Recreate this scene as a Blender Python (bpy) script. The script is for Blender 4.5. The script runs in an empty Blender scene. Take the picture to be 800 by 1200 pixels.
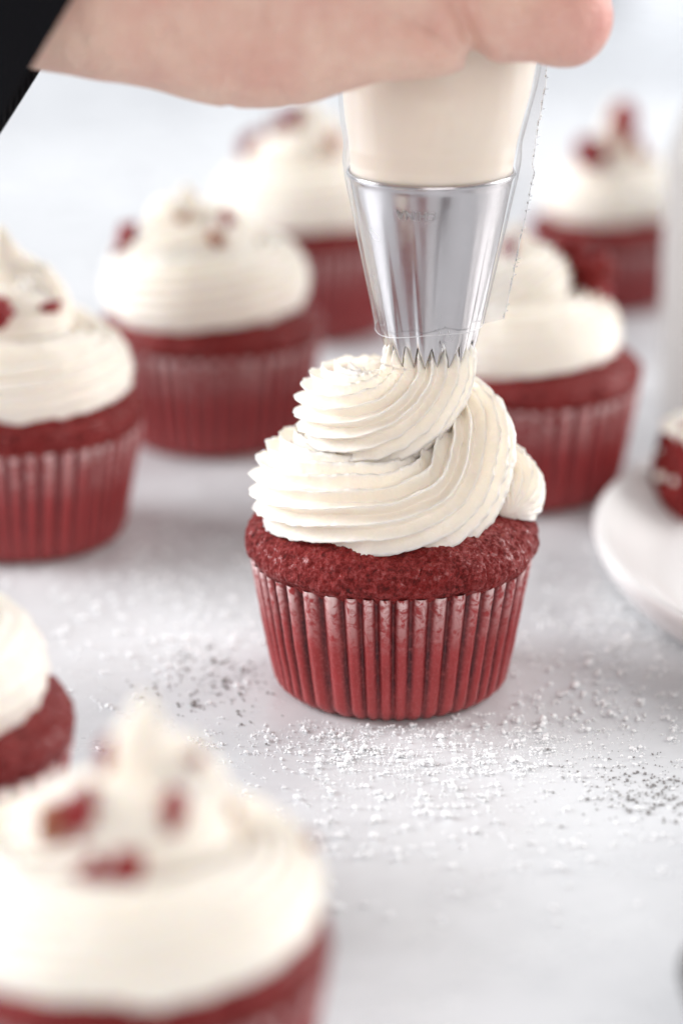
import bpy, math, random
import numpy as np
from mathutils import Vector, Matrix
from mathutils.bvhtree import BVHTree

# ------------------------------------------------------------------ camera, world, lights
S = 0.01                                   # all modelling numbers below are centimetres
SC = bpy.context.scene
COL = SC.collection
R = math.radians

cam_d = bpy.data.cameras.new('camera')
cam = bpy.data.objects.new('camera', cam_d)
COL.objects.link(cam)
cam_d.sensor_fit = 'HORIZONTAL'
cam_d.sensor_width = 24.0
cam_d.lens = 100.0
cam_d.clip_start = 0.01
cam_d.clip_end = 50.0
cam.location = (-1.19*S, -64.6*S, 25.7*S)
cam.rotation_euler = (math.pi/2 - math.atan(1100/3333), 0, 0)
cam_d.dof.use_dof = True
cam_d.dof.focus_distance = 0.651
cam_d.dof.aperture_fstop = 5.0
cam_d.dof.aperture_blades = 9
SC.camera = cam

world = bpy.data.worlds.new('World')
SC.world = world
world.use_nodes = True
bg = world.node_tree.nodes['Background']
bg.inputs[0].default_value = (0.97, 0.97, 1.0, 1)
bg.inputs[1].default_value = 0.30

def area(name, loc, target, size, size_y, power, color):
    d = bpy.data.lights.new(name, 'AREA')
    d.shape = 'RECTANGLE'; d.size = size; d.size_y = size_y
    d.energy = power; d.color = color
    o = bpy.data.objects.new(name, d); COL.objects.link(o)
    o.location = Vector(loc)
    o.rotation_euler = (Vector(target)-Vector(loc)).to_track_quat('-Z', 'Y').to_euler()
    return o
area('window_light', (1.75, 0.85, 0.85), (0, 0.05, 0.05), 1.3, 1.2, 42, (1.0, 0.985, 0.975))
area('left_window_light', (-2.7, 0.5, 1.3), (0, 0.1, 0.03), 1.9, 1.7, 128, (0.955, 0.975, 1.0))
area('front_fill_light', (0.25, -1.5, 0.75), (0, 0, 0.1), 1.2, 1.0, 11, (1.0, 0.96, 0.94))  # unseen fill lamp, added to brighten the front and the bag filling

SC.view_settings.view_transform = 'Standard'
SC.view_settings.look = 'None'
SC.view_settings.exposure = 0.12
SC.view_settings.gamma = 1.0
SC.view_settings.use_curve_mapping = False
SC.render.engine = 'CYCLES'
SC.cycles.use_denoising = True
SC.cycles.max_bounces = 10
SC.cycles.transparent_max_bounces = 16
SC.cycles.caustics_reflective = False
SC.cycles.caustics_refractive = False
SC.cycles.sample_clamp_indirect = 6.0

# ------------------------------------------------------------------ helpers
def hashv(ix, iy, iz, seed):
    h = (ix.astype(np.int64)*374761393 + iy.astype(np.int64)*668265263 + iz.astype(np.int64)*2147483647 + seed*974711) & 0xffffffff
    h = ((h ^ (h >> 13)) * 1274126177) & 0xffffffff
    h = h ^ (h >> 16)
    return (h & 0xffff)/32767.5 - 1.0

def vnoise(P, freq=1.0, seed=0):
    Q = np.asarray(P, dtype=float)*freq + 31.7
    I = np.floor(Q).astype(np.int64); f = Q - I; f = f*f*(3-2*f)
    out = 0
    for dx in (0, 1):
        wx = f[..., 0] if dx else 1-f[..., 0]
        for dy in (0, 1):
            wy = f[..., 1] if dy else 1-f[..., 1]
            for dz in (0, 1):
                wz = f[..., 2] if dz else 1-f[..., 2]
                out = out + wx*wy*wz*hashv(I[..., 0]+dx, I[..., 1]+dy, I[..., 2]+dz, seed)
    return out

def fbm(P, freq, seed=0, octaves=3):
    a, s = 1.0, 0
    for k in range(octaves):
        s = s + a*vnoise(P, freq*2**k, seed+k*17); a *= 0.5
    return s

def mesh_np(name, V, F, mat, parent=None, smooth=True, loc=None):
    """V in centimetres (n,3); F: array of quads/tris or list of faces."""
    me = bpy.data.meshes.new(name)
    V = np.asarray(V, dtype=np.float32)*S
    if isinstance(F, np.ndarray):
        k = F.shape[1]
        me.vertices.add(len(V)); me.vertices.foreach_set('co', V.ravel())
        me.loops.add(F.size); me.loops.foreach_set('vertex_index', F.astype(np.int32).ravel())
        me.polygons.add(len(F))
        me.polygons.foreach_set('loop_start', np.arange(0, F.size, k, dtype=np.int32))
        me.polygons.foreach_set('loop_total', np.full(len(F), k, dtype=np.int32))
    else:
        me.from_pydata([tuple(v) for v in V], [], F)
    me.update(calc_edges=True); me.validate()
    me.polygons.foreach_set('use_smooth', np.full(len(me.polygons), smooth))
    if mat: me.materials.append(mat)
    o = bpy.data.objects.new(name, me); COL.objects.link(o)
    if parent is not None: o.parent = parent
    if loc is not None: o.location = Vector(loc)*S
    return o

def grid_faces(nu, nv, wrap_u=False, wrap_v=False, off=0):
    """index = i*nv + j, i<nu, j<nv"""
    iu = np.arange(nu if wrap_u else nu-1); jv = np.arange(nv if wrap_v else nv-1)
    I, J = np.meshgrid(iu, jv, indexing='ij')
    I2 = (I+1) % nu; J2 = (J+1) % nv
    return (np.stack([I*nv+J, I*nv+J2, I2*nv+J2, I2*nv+J], -1).reshape(-1, 4)) + off

def join(parts):
    V, F, o = [], [], 0
    for v, f in parts:
        V.append(np.asarray(v, float)); F.append(np.asarray(f)+o); o += len(v)
    return np.concatenate(V), np.concatenate(F)

def lathe(profile, n=96, center=(0, 0), wobble=None):
    pr = np.asarray(profile, float)
    th = np.linspace(0, 2*np.pi, n, endpoint=False)
    X = pr[:, 0:1]*np.cos(th)+center[0]; Y = pr[:, 0:1]*np.sin(th)+center[1]; Z = np.repeat(pr[:, 1:2], n, 1)
    V = np.stack([X, Y, Z], -1).reshape(-1, 3)
    return V, grid_faces(len(pr), n, wrap_v=True)

def resample(profile, m):
    p = np.asarray(profile, float)
    d = np.r_[0, np.cumsum(np.linalg.norm(np.diff(p, axis=0), axis=1))]
    t = np.linspace(0, d[-1], m)
    return np.stack([np.interp(t, d, p[:, k]) for k in range(p.shape[1])], -1)

def catmull(P, m):
    P = np.asarray(P, float)
    E = np.vstack([2*P[0]-P[1], P, 2*P[-1]-P[-2]])
    out = []
    seg = len(P)-1
    ts = np.linspace(0, seg, m)
    for t in ts:
        i = min(int(t), seg-1); u = t-i
        a, b, c, d = E[i], E[i+1], E[i+2], E[i+3]
        out.append(0.5*((2*b)+(-a+c)*u+(2*a-5*b+4*c-d)*u*u+(-a+3*b-3*c+d)*u**3))
    out = np.array(out)
    return resample(out, m)

def empty(name, loc, label, cat, group=None, rz=0):
    o = bpy.data.objects.new(name, None); COL.objects.link(o)
    o.location = Vector(loc)*S; o.rotation_euler = (0, 0, rz)
    o.empty_display_size = 0.02
    o['label'] = label; o['category'] = cat
    if group: o['group'] = group
    return o

def tag(o, label=None, cat=None, group=None, kind=None):
    if label: o['label'] = label
    if cat: o['category'] = cat
    if group: o['group'] = group
    if kind: o['kind'] = kind
    return o

# ------------------------------------------------------------------ materials
def newmat(name):
    m = bpy.data.materials.new(name); m.use_nodes = True
    nt = m.node_tree; b = nt.nodes['Principled BSDF']
    return m, nt, b

def N(nt, typ, **kw):
    n = nt.nodes.new(typ)
    for k, v in kw.items():
        if k.startswith('i_'):
            n.inputs[k[2:].replace('_', ' ')].default_value = v
        else:
            setattr(n, k, v)
    return n

def noise(nt, coord, scale, detail=3, rough=0.55, dist=0.0):
    n = N(nt, 'ShaderNodeTexNoise'); n.inputs['Scale'].default_value = scale
    n.inputs['Detail'].default_value = detail; n.inputs['Roughness'].default_value = rough
    n.inputs['Distortion'].default_value = dist
    nt.links.new(coord, n.inputs['Vector']); return n.outputs['Fac']

def ramp(nt, src, stops, interp='LINEAR'):
    n = N(nt, 'ShaderNodeValToRGB'); n.color_ramp.interpolation = interp
    e = n.color_ramp.elements
    while len(e) < len(stops): e.new(0.5)
    for k, (p, c) in enumerate(stops):
        e[k].position = p
        e[k].color = (c, c, c, 1) if isinstance(c, (int, float)) else (*c, 1)
    nt.links.new(src, n.inputs[0]); return n.outputs[0]

def mix(nt, fac, a, b, mode='MIX'):
    n = N(nt, 'ShaderNodeMix', data_type='RGBA', blend_type=mode)
    for sock, v in ((n.inputs[0], fac), (n.inputs[6], a), (n.inputs[7], b)):
        if isinstance(v, bpy.types.NodeSocket): nt.links.new(v, sock)
        elif isinstance(v, (int, float)): sock.default_value = v
        else: sock.default_value = (*v, 1)
    return n.outputs[2]

def math_(nt, op, a, b=0.0):
    n = N(nt, 'ShaderNodeMath', operation=op)
    for s, v in ((n.inputs[0], a), (n.inputs[1], b)):
        if isinstance(v, bpy.types.NodeSocket): nt.links.new(v, s)
        else: s.default_value = v
    return n.outputs[0]

def bump(nt, h, dist, strength, b):
    n = N(nt, 'ShaderNodeBump'); n.inputs['Strength'].default_value = strength
    n.inputs['Distance'].default_value = dist
    nt.links.new(h, n.inputs['Height']); nt.links.new(n.outputs[0], b.inputs['Normal']); return n

def objco(nt):
    return N(nt, 'ShaderNodeTexCoord').outputs['Object']

def mat_frosting(name, col=(0.945, 0.875, 0.785), sss=0.35, fine=1.0):
    m, nt, b = newmat(name); co = objco(nt)
    n1 = noise(nt, co, 120, 3)
    c = mix(nt, ramp(nt, n1, [(0.35, 0.0), (0.75, 1.0)]), col, tuple(min(1, x*1.03) for x in col))
    nt.links.new(c, b.inputs['Base Color'])
    b.inputs['Roughness'].default_value = 0.36
    b.inputs['Specular IOR Level'].default_value = 0.35
    b.inputs['Subsurface Weight'].default_value = sss
    b.inputs['Subsurface Radius'].default_value = (1.0, 0.66, 0.32)
    b.inputs['Subsurface Scale'].default_value = 0.0032
    n2 = noise(nt, co, 900, 4, 0.6); n3 = noise(nt, co, 2600, 2)
    h = math_(nt, 'ADD', n2, math_(nt, 'MULTIPLY', n3, 0.5))
    bump(nt, h, 0.0004*fine, 0.5, b)
    return m
M_FROST = mat_frosting('frosting_cream', sss=0.3)
M_FILL = mat_frosting('filling_cream', (0.94, 0.81, 0.68), 0.3, 0.2)

def mat_cake():
    m, nt, b = newmat('red_velvet_crumb'); co = objco(nt)
    n1 = noise(nt, co, 90, 4); n2 = noise(nt, co, 620, 5, 0.75)
    c1 = ramp(nt, n2, [(0.34, (0.012, 0.001, 0.001)), (0.50, (0.23, 0.010, 0.009)), (0.68, (0.48, 0.040, 0.038))])
    c2 = mix(nt, ramp(nt, n1, [(0.35, 0.0), (0.7, 0.55)]), c1, (0.33, 0.015, 0.013))
    nt.links.new(c2, b.inputs['Base Color'])
    nt.links.new(ramp(nt, n2, [(0.45, 0.9), (0.62, 0.16)]), b.inputs['Roughness'])
    b.inputs['Specular IOR Level'].default_value = 0.38
    nt.links.new(ramp(nt, n2, [(0.50, 0.0), (0.64, 0.55)]), b.inputs['Coat Weight']); b.inputs['Coat Roughness'].default_value = 0.14
    v = N(nt, 'ShaderNodeTexVoronoi'); v.inputs['Scale'].default_value = 900; nt.links.new(co, v.inputs['Vector'])
    h = math_(nt, 'ADD', n2, math_(nt, 'MULTIPLY', v.outputs['Distance'], 0.5))
    bump(nt, h, 0.0016, 1.0, b)
    return m
M_CAKE = mat_cake()

def mat_liner():
    m, nt, b = newmat('waxed_red_paper'); co = objco(nt)
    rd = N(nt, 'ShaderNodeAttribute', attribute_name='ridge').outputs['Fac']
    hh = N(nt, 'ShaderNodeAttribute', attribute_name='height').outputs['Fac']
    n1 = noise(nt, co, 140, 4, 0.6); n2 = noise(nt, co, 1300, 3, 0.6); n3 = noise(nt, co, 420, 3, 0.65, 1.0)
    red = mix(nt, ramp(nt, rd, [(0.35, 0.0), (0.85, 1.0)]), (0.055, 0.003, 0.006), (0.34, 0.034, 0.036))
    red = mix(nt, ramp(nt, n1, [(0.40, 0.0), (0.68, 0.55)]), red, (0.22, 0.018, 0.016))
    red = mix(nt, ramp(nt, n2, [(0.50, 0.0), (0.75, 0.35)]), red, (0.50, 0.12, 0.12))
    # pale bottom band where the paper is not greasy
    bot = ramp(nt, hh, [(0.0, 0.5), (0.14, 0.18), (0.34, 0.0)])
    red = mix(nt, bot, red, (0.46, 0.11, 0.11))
    # waxy white patches near the top edge, with the ridges' glossy highlights painted in
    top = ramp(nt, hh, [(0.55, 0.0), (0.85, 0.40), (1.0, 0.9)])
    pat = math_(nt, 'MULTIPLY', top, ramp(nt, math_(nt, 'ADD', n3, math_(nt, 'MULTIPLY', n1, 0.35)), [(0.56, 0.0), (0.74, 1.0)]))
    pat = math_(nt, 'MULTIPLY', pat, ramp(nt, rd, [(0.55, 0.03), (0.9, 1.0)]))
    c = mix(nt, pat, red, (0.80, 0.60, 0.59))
    nt.links.new(c, b.inputs['Base Color'])
    b.inputs['Roughness'].default_value = 0.30
    b.inputs['Specular IOR Level'].default_value = 0.35
    bump(nt, math_(nt, 'ADD', n2, n3), 0.0003, 0.5, b)
    return m
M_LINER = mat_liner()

def mat_table():
    m, nt, b = newmat('white_marble_surface'); co = objco(nt)
    n1 = noise(nt, co, 9, 5, 0.6, 0.6); n2 = noise(nt, co, 45, 4, 0.6); n3 = noise(nt, co, 700, 2)
    c = ramp(nt, n1, [(0.36, (0.59, 0.60, 0.615)), (0.58, (0.68, 0.69, 0.70))])
    c = mix(nt, ramp(nt, n2, [(0.42, 0.0), (0.7, 0.5)]), c, (0.74, 0.75, 0.765))
    # faint grey vein patches
    w = N(nt, 'ShaderNodeTexWave'); w.inputs['Scale'].default_value = 3.1; w.inputs['Distortion'].default_value = 9
    w.inputs['Detail'].default_value = 4; nt.links.new(co, w.inputs['Vector'])
    c = mix(nt, ramp(nt, w.outputs['Fac'], [(0.0, 0.22), (0.12, 0.0)]), c, (0.46, 0.46, 0.48))
    nt.links.new(c, b.inputs['Base Color'])
    nt.links.new(ramp(nt, n2, [(0.3, 0.22), (0.7, 0.42)]), b.inputs['Roughness'])
    b.inputs['Specular IOR Level'].default_value = 0.45
    bump(nt, n3, 0.0001, 0.25, b)
    return m
M_TABLE = mat_table()

def simple(name, col, rough=0.5, metal=0.0, spec=0.5, nscale=0, nd=0.0002, ns=0.4, var=0.0):
    m, nt, b = newmat(name); co = objco(nt)
    if var:
        n = noise(nt, co, nscale, 4)
        nt.links.new(mix(nt, n, tuple(x*(1-var) for x in col), tuple(min(1, x*(1+var)) for x in col)), b.inputs['Base Color'])
    else:
        b.inputs['Base Color'].default_value = (*col, 1)
    b.inputs['Roughness'].default_value = rough; b.inputs['Metallic'].default_value = metal
    b.inputs['Specular IOR Level'].default_value = spec
    if nscale: bump(nt, noise(nt, co, nscale*2, 3), nd, ns, b)
    return m
M_SUGAR = simple('icing_sugar', (0.96, 0.96, 0.97), 0.6, spec=0.4)
_b = M_SUGAR.node_tree.nodes['Principled BSDF']; _b.inputs['Subsurface Weight'].default_value = 1.0
_b.inputs['Subsurface Radius'].default_value = (1, 1, 1); _b.inputs['Subsurface Scale'].default_value = 0.0006
M_GREY = simple('grey_grains', (0.30, 0.285, 0.28), 0.7, nscale=2000)
M_WALL = simple('white_wall', (0.72, 0.73, 0.75), 0.8, nscale=20, var=0.02)
M_CERAMIC = simple('white_glaze', (0.84, 0.83, 0.82), 0.22, spec=0.5, nscale=60, nd=0.0001, ns=0.1)
M_DARK = simple('dark_glaze', (0.018, 0.016, 0.016), 0.3, nscale=120, nd=0.0001)
M_BERRY = simple('red_crumb', (0.27, 0.005, 0.007), 0.5, nscale=900, nd=0.0006, ns=0.7, var=0.4)
M_BERRY2 = simple('brown_crumb', (0.34, 0.11, 0.05), 0.5, nscale=900, nd=0.0006, ns=0.7, var=0.3)
M_STONE = simple('pale_stoneware', (0.42, 0.40, 0.385), 0.35, nscale=80, var=0.08)

def mat_metal():
    m, nt, b = newmat('stainless_steel'); co = objco(nt)
    mp = N(nt, 'ShaderNodeMapping'); mp.inputs['Scale'].default_value = (1, 1, 0.12); nt.links.new(co, mp.inputs[0])
    n1 = noise(nt, mp.outputs[0], 1400, 3); n2 = noise(nt, co, 120, 2)
    b.inputs['Base Color'].default_value = (0.58, 0.56, 0.57, 1)
    b.inputs['Metallic'].default_value = 1.0
    nt.links.new(ramp(nt, n2, [(0.3, 0.17), (0.7, 0.28)]), b.inputs['Roughness'])
    bump(nt, math_(nt, 'MULTIPLY', n1, 0.4), 0.00006, 0.4, b)
    return m
M_METAL = mat_metal()

M_STAMP = simple('shaded_steel', (0.46, 0.45, 0.46), 0.38, metal=1.0)  # tip steel darkened: relief shading of the letters put into the colour
def mat_film():
    m = bpy.data.materials.new('clear_plastic_film'); m.use_nodes = True
    nt = m.node_tree; nt.nodes.clear()
    out = N(nt, 'ShaderNodeOutputMaterial')
    co = objco(nt)
    tr = N(nt, 'ShaderNodeBsdfTransparent'); tr.inputs[0].default_value = (0.985, 0.985, 0.99, 1)
    gl = N(nt, 'ShaderNodeBsdfGlossy'); gl.inputs['Roughness'].default_value = 0.13
    df = N(nt, 'ShaderNodeBsdfDiffuse'); df.inputs[0].default_value = (0.85, 0.86, 0.88, 1)
    lw = N(nt, 'ShaderNodeLayerWeight'); lw.inputs['Blend'].default_value = 0.5
    m1 = N(nt, 'ShaderNodeMixShader'); m2 = N(nt, 'ShaderNodeMixShader')
    nt.links.new(math_(nt, 'ADD', math_(nt, 'MULTIPLY', math_(nt, 'POWER', lw.outputs['Facing'], 3.0), 0.6), 0.04), m1.inputs[0])
    nt.links.new(tr.outputs[0], m1.inputs[1]); nt.links.new(gl.outputs[0], m1.inputs[2])
    m2.inputs[0].default_value = 0.03
    nt.links.new(m1.outputs[0], m2.inputs[1]); nt.links.new(df.outputs[0], m2.inputs[2])
    nt.links.new(m2.outputs[0], out.inputs[0])
    return m
M_FILM = mat_film()
M_FLANGE = M_FILM.copy(); M_FLANGE.name = 'seam_film'
for _n in M_FLANGE.node_tree.nodes:
    if _n.type == 'MIX_SHADER' and not _n.inputs[0].is_linked: _n.inputs[0].default_value = 0.16
M_HEM = simple('cloudy_plastic', (0.78, 0.78, 0.80), 0.2)

def mat_skin():
    m, nt, b = newmat('skin'); co = objco(nt)
    n1 = noise(nt, co, 45, 4, 0.6); n2 = noise(nt, co, 260, 4, 0.6)
    c = mix(nt, ramp(nt, n1, [(0.35, 0.0), (0.7, 1.0)]), (0.82, 0.57, 0.46), (0.72, 0.40, 0.33))
    c = mix(nt, ramp(nt, n2, [(0.5, 0.0), (0.8, 0.4)]), c, (0.86, 0.64, 0.54))
    kn = N(nt, 'ShaderNodeAttribute', attribute_name='knuckle').outputs['Fac']
    c = mix(nt, math_(nt, 'MULTIPLY', kn, 0.35), c, (0.74, 0.28, 0.27))
    nt.links.new(c, b.inputs['Base Color'])
    b.inputs['Roughness'].default_value = 0.45
    b.inputs['Specular IOR Level'].default_value = 0.4
    b.inputs['Subsurface Weight'].default_value = 0.3
    b.inputs['Subsurface Radius'].default_value = (1.0, 0.35, 0.2)
    b.inputs['Subsurface Scale'].default_value = 0.004
    v = N(nt, 'ShaderNodeTexVoronoi'); v.inputs['Scale'].default_value = 750; nt.links.new(co, v.inputs['Vector'])
    # fine skin folds running across the hand
    mp = N(nt, 'ShaderNodeMapping'); mp.inputs['Scale'].default_value = (1.6, 0.9, 0.9); mp.inputs['Rotation'].default_value = (0, 0.35, 0)
    nt.links.new(co, mp.inputs[0])
    n4 = noise(nt, mp.outputs[0], 130, 5, 0.65, 0.8)
    h = math_(nt, 'ADD', math_(nt, 'MULTIPLY', v.outputs['Distance'], 0.25), math_(nt, 'MULTIPLY', n4, 1.1))
    bump(nt, h, 0.0016, 0.7, b)
    return m
M_SKIN = mat_skin()

def mat_cloth():
    m, nt, b = newmat('black_knit'); co = objco(nt)
    b.inputs['Base Color'].default_value = (0.006, 0.006, 0.008, 1); b.inputs['Roughness'].default_value = 0.9
    b.inputs['Specular IOR Level'].default_value = 0.15
    w = N(nt, 'ShaderNodeTexWave'); w.inputs['Scale'].default_value = 260; w.inputs['Distortion'].default_value = 1.0
    nt.links.new(co, w.inputs['Vector'])
    bump(nt, w.outputs['Fac'], 0.0006, 0.6, b)
    return m
M_CLOTH = mat_cloth()

# ------------------------------------------------------------------ setting
def slab(name, x0, x1, y0, y1, z0, z1, mat):
    b = 0.25
    V = []
    for (zz, i) in ((z0, 0), (z1-b, 0), (z1, b)):
        V += [(x0+i, y0+i, zz), (x1-i, y0+i, zz), (x1-i, y1-i, zz), (x0+i, y1-i, zz)]
    F = [(3, 2, 1, 0), (8, 9, 10, 11)]
    for k in range(2):
        for j in range(4):
            F.append((k*4+j, k*4+(j+1) % 4, k*4+4+(j+1) % 4, k*4+4+j))
    return mesh_np(name, V, F, mat, smooth=False)
tag(slab('table_top', -75, 75, -50, 108, -3.0, 0.0, M_TABLE), 'white marble table top dusted with icing sugar', kind='structure')

# back wall: plain plaster that turns a corner on the right
def wall(name, pts, h0, h1, mat, label):
    pts = np.array(pts, float)
    V, F = [], []
    th = 4.0
    for k, p in enumerate(pts):
        a = pts[max(k-1, 0)]; b = pts[min(k+1, len(pts)-1)]
        t = (b-a)/np.linalg.norm(b-a); n = np.array([-t[1], t[0]])
        q = p+n*th
        V += [(p[0], p[1], h0), (p[0], p[1], h1), (q[0], q[1], h0), (q[0], q[1], h1)]
    for k in range(len(pts)-1):
        a, b = k*4, k*4+4
        F += [(a, b, b+1, a+1), (a+2, a+3, b+3, b+2), (a+1, b+1, b+3, a+3), (a, a+2, b+2, b)]
    F += [(0, 1, 3, 2), (a+4, a+6, a+7, a+5)]
    o = mesh_np(name, V, F, mat, smooth=False)
    return tag(o, label, kind='structure')
wall('back_wall', [(-110, 125), (19.5, 125)], -90, 130, M_WALL, 'plain white wall behind the table')
wall('side_wall', [(17.6, 126), (34, 84)], -90, 130, M_WALL, 'white wall turning towards the window')

# ------------------------------------------------------------------ sweeping a star nozzle
def sweep(path, rad, teeth, depth, seed, twist=0.0, per=8, cap0=1.0, cap1=0.0, rough=1.0, flat=1.0, sharp=1.0, up0=(0, 0, 1)):
    P = np.asarray(path, float); n = len(P)
    T = np.gradient(P, axis=0); T /= np.linalg.norm(T, axis=1)[:, None]
    Nn = np.zeros_like(P)
    u = np.array(up0, float); u = u-T[0]*u.dot(T[0]); u /= np.linalg.norm(u); Nn[0] = u
    for i in range(1, n):
        u = Nn[i-1]-T[i]*Nn[i-1].dot(T[i]); Nn[i] = u/np.linalg.norm(u)
    B = np.cross(T, Nn)
    m = teeth*per
    a = np.linspace(0, 2*np.pi, m, endpoint=False)
    s = np.linspace(0, 1, n)
    L = np.r_[0, np.cumsum(np.linalg.norm(np.diff(P, axis=0), axis=1))]
    A = a[None, :] + twist*L[:, None]*0 
    # star profile, crest sharper than valley
    ph = (a*teeth/(2*np.pi)) % 1.0
    tri = 1-np.abs(2*ph-1)                     # 0 valley .. 1 crest
    prof = (tri**sharp)
    prof = 0.92*prof+0.08*np.sin(np.pi*tri/2)
    tw = twist*np.minimum(L, L[-1]-1.6)
    ca = np.cos(a[None, :]+tw[:, None]); sa = np.sin(a[None, :]+tw[:, None])
    # depth variation per tooth and along the length
    tooth = np.floor(a*teeth/(2*np.pi)+0.5).astype(int) % teeth
    Q = np.stack(np.broadcast_arrays(L[:, None]*0.8, tooth[None, :]*7.3, np.zeros((1, 1))), -1)
    dv = 1+0.22*vnoise(Q, 1.0, seed)
    Q2 = np.stack(np.broadcast_arrays(L[:, None]*9.0, tooth[None, :]*3.1, np.ones((1, 1))), -1)
    ser = vnoise(Q2, 1.0, seed+5)*0.05*rough*prof[None, :]
    rr = rad[:, None]*(1-depth*dv*(1-prof[None, :]))+ser
    # caps
    c = np.ones(n)
    if cap0 > 0: c = np.minimum(c, np.sqrt(np.clip(1-(1-np.clip(L/cap0, 0, 1))**2, 0.0004, 1)))
    if cap1 > 0: c = np.minimum(c, np.sqrt(np.clip(1-(1-np.clip((L[-1]-L)/cap1, 0, 1))**2, 0.0004, 1)))
    rr = rr*c[:, None]
    V = P[:, None, :]+rr[..., None]*(ca[..., None]*Nn[:, None, :]*flat+sa[..., None]*B[:, None, :])
    V = V+0.028*rough*np.stack([fbm(V, 2.2, seed+31+k, 3) for k in range(3)], -1)
    V = V+0.010*rough*np.stack([vnoise(V, 14, seed+61+k) for k in range(3)], -1)
    Vf = V.reshape(-1, 3)
    F = grid_faces(n, m, wrap_v=True)
    # end caps
    c0 = len(Vf); Vf = np.vstack([Vf, V[0].mean(0), V[-1].mean(0)])
    j = np.arange(m); j2 = (j+1) % m
    T0 = np.stack([np.full(m, c0), j2, j, j], -1); T1 = np.stack([np.full(m, c0+1), (n-1)*m+j, (n-1)*m+j2, (n-1)*m+j2], -1)
    tris = np.concatenate([T0[:, :3], T1[:, :3]])
    return Vf, F, tris

def frost_obj(name, data, parent, mat=None):
    Vf, F, tris = data
    me = bpy.data.meshes.new(name)
    V = (Vf*S).astype(np.float32)
    me.vertices.add(len(V)); me.vertices.foreach_set('co', V.ravel())
    nl = F.size+tris.size
    me.loops.add(nl); me.loops.foreach_set('vertex_index', np.r_[F.ravel(), tris.ravel()].astype(np.int32))
    me.polygons.add(len(F)+len(tris))
    ls = np.r_[np.arange(0, F.size, 4), F.size+np.arange(0, tris.size, 3)].astype(np.int32)
    lt = np.r_[np.full(len(F), 4), np.full(len(tris), 3)].astype(np.int32)
    me.polygons.foreach_set('loop_start', ls); me.polygons.foreach_set('loop_total', lt)
    me.update(calc_edges=True)
    me.polygons.foreach_set('use_smooth', np.ones(len(lt), bool))
    me.materials.append(mat or M_FROST)
    o = bpy.data.objects.new(name, me); COL.objects.link(o)
    if parent is not None: o.parent = parent
    return o

# ------------------------------------------------------------------ cupcake parts
def liner_profile(z, top):
    # radius of the liner against height (rounded foot)
    foot = 0.35
    base = 2.78+(3.40-2.78)*np.clip(z/top, 0, 1)**0.9
    r = base-0.26*np.clip(1-z/foot, 0, 1)**2.2
    return r

def build_liner(parent, seed, H=3.3, n=46, flare=0.0, dense=1.0):
    per = 10 if dense >= 1 else 6
    m = n*per; nz = 44 if dense >= 1 else 20
    th = np.linspace(0, 2*np.pi, m, endpoint=False)
    C = np.stack([np.cos(th)*2, np.sin(th)*2, np.zeros(m)], -1)
    warp = 0.30*vnoise(C, 1.1, seed)*2*np.pi/n*1.6
    phase = (th+warp)*n/2
    rid = np.abs(np.cos(phase))                      # rounded crest, sharp valley
    zs = np.r_[0.0, np.linspace(0.015, 1, nz-1)]*1.0
    amp_t = 1+0.35*vnoise(C*3, 2.0, seed+3)
    V = np.zeros((nz, m, 3)); RD = np.zeros((nz, m)); HH = np.zeros((nz, m))
    topw = H+0.05*vnoise(C, 1.6, seed+9)
    for i, t in enumerate(zs):
        z = t*topw
        amp = (0.125+0.085*t**1.5)*amp_t
        lean = 0.05*vnoise(C+np.array([0, 0, t*1.2]), 1.3, seed+4)
        p2 = phase+lean*2.0
        rd = np.abs(np.cos(p2))**0.8
        r = liner_profile(z, H)+flare*t**6-amp*(1-rd)
        P = np.stack([np.cos(th)*r, np.sin(th)*r, z], -1)
        P[:, :2] *= (1+0.006*fbm(P, 0.7, seed+7)+0.0022*vnoise(P, 7, seed+8))[:, None]
        V[i] = P; RD[i] = rd; HH[i] = t
    inner = V[::-1][:int(nz*0.45)].copy()
    k = np.linalg.norm(inner[..., :2], axis=-1, keepdims=True)
    inner[..., :2] *= (k-0.016)/k
    A = np.concatenate([V, inner]); RD = np.concatenate([RD, RD[::-1][:len(inner)]]); HH = np.concatenate([HH, HH[::-1][:len(inner)]])
    Vf = A.reshape(-1, 3); F = grid_faces(len(A), m, wrap_v=True)
    # bottom disc: ring of quads to centre ring
    ring = V[0].copy(); ring[:, :2] *= 0.4; ring[:, 2] = 0.0
    off = len(Vf); Vf = np.vstack([Vf, ring])
    j = np.arange(m); j2 = (j+1) % m
    F = np.vstack([F, np.stack([j, off+j, off+j2, j2], -1)])
    Vf[:, 2] += 0.03
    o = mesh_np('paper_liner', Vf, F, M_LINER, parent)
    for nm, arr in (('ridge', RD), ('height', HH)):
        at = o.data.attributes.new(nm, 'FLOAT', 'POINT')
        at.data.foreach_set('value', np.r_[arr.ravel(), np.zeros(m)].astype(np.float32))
    return o

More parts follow.
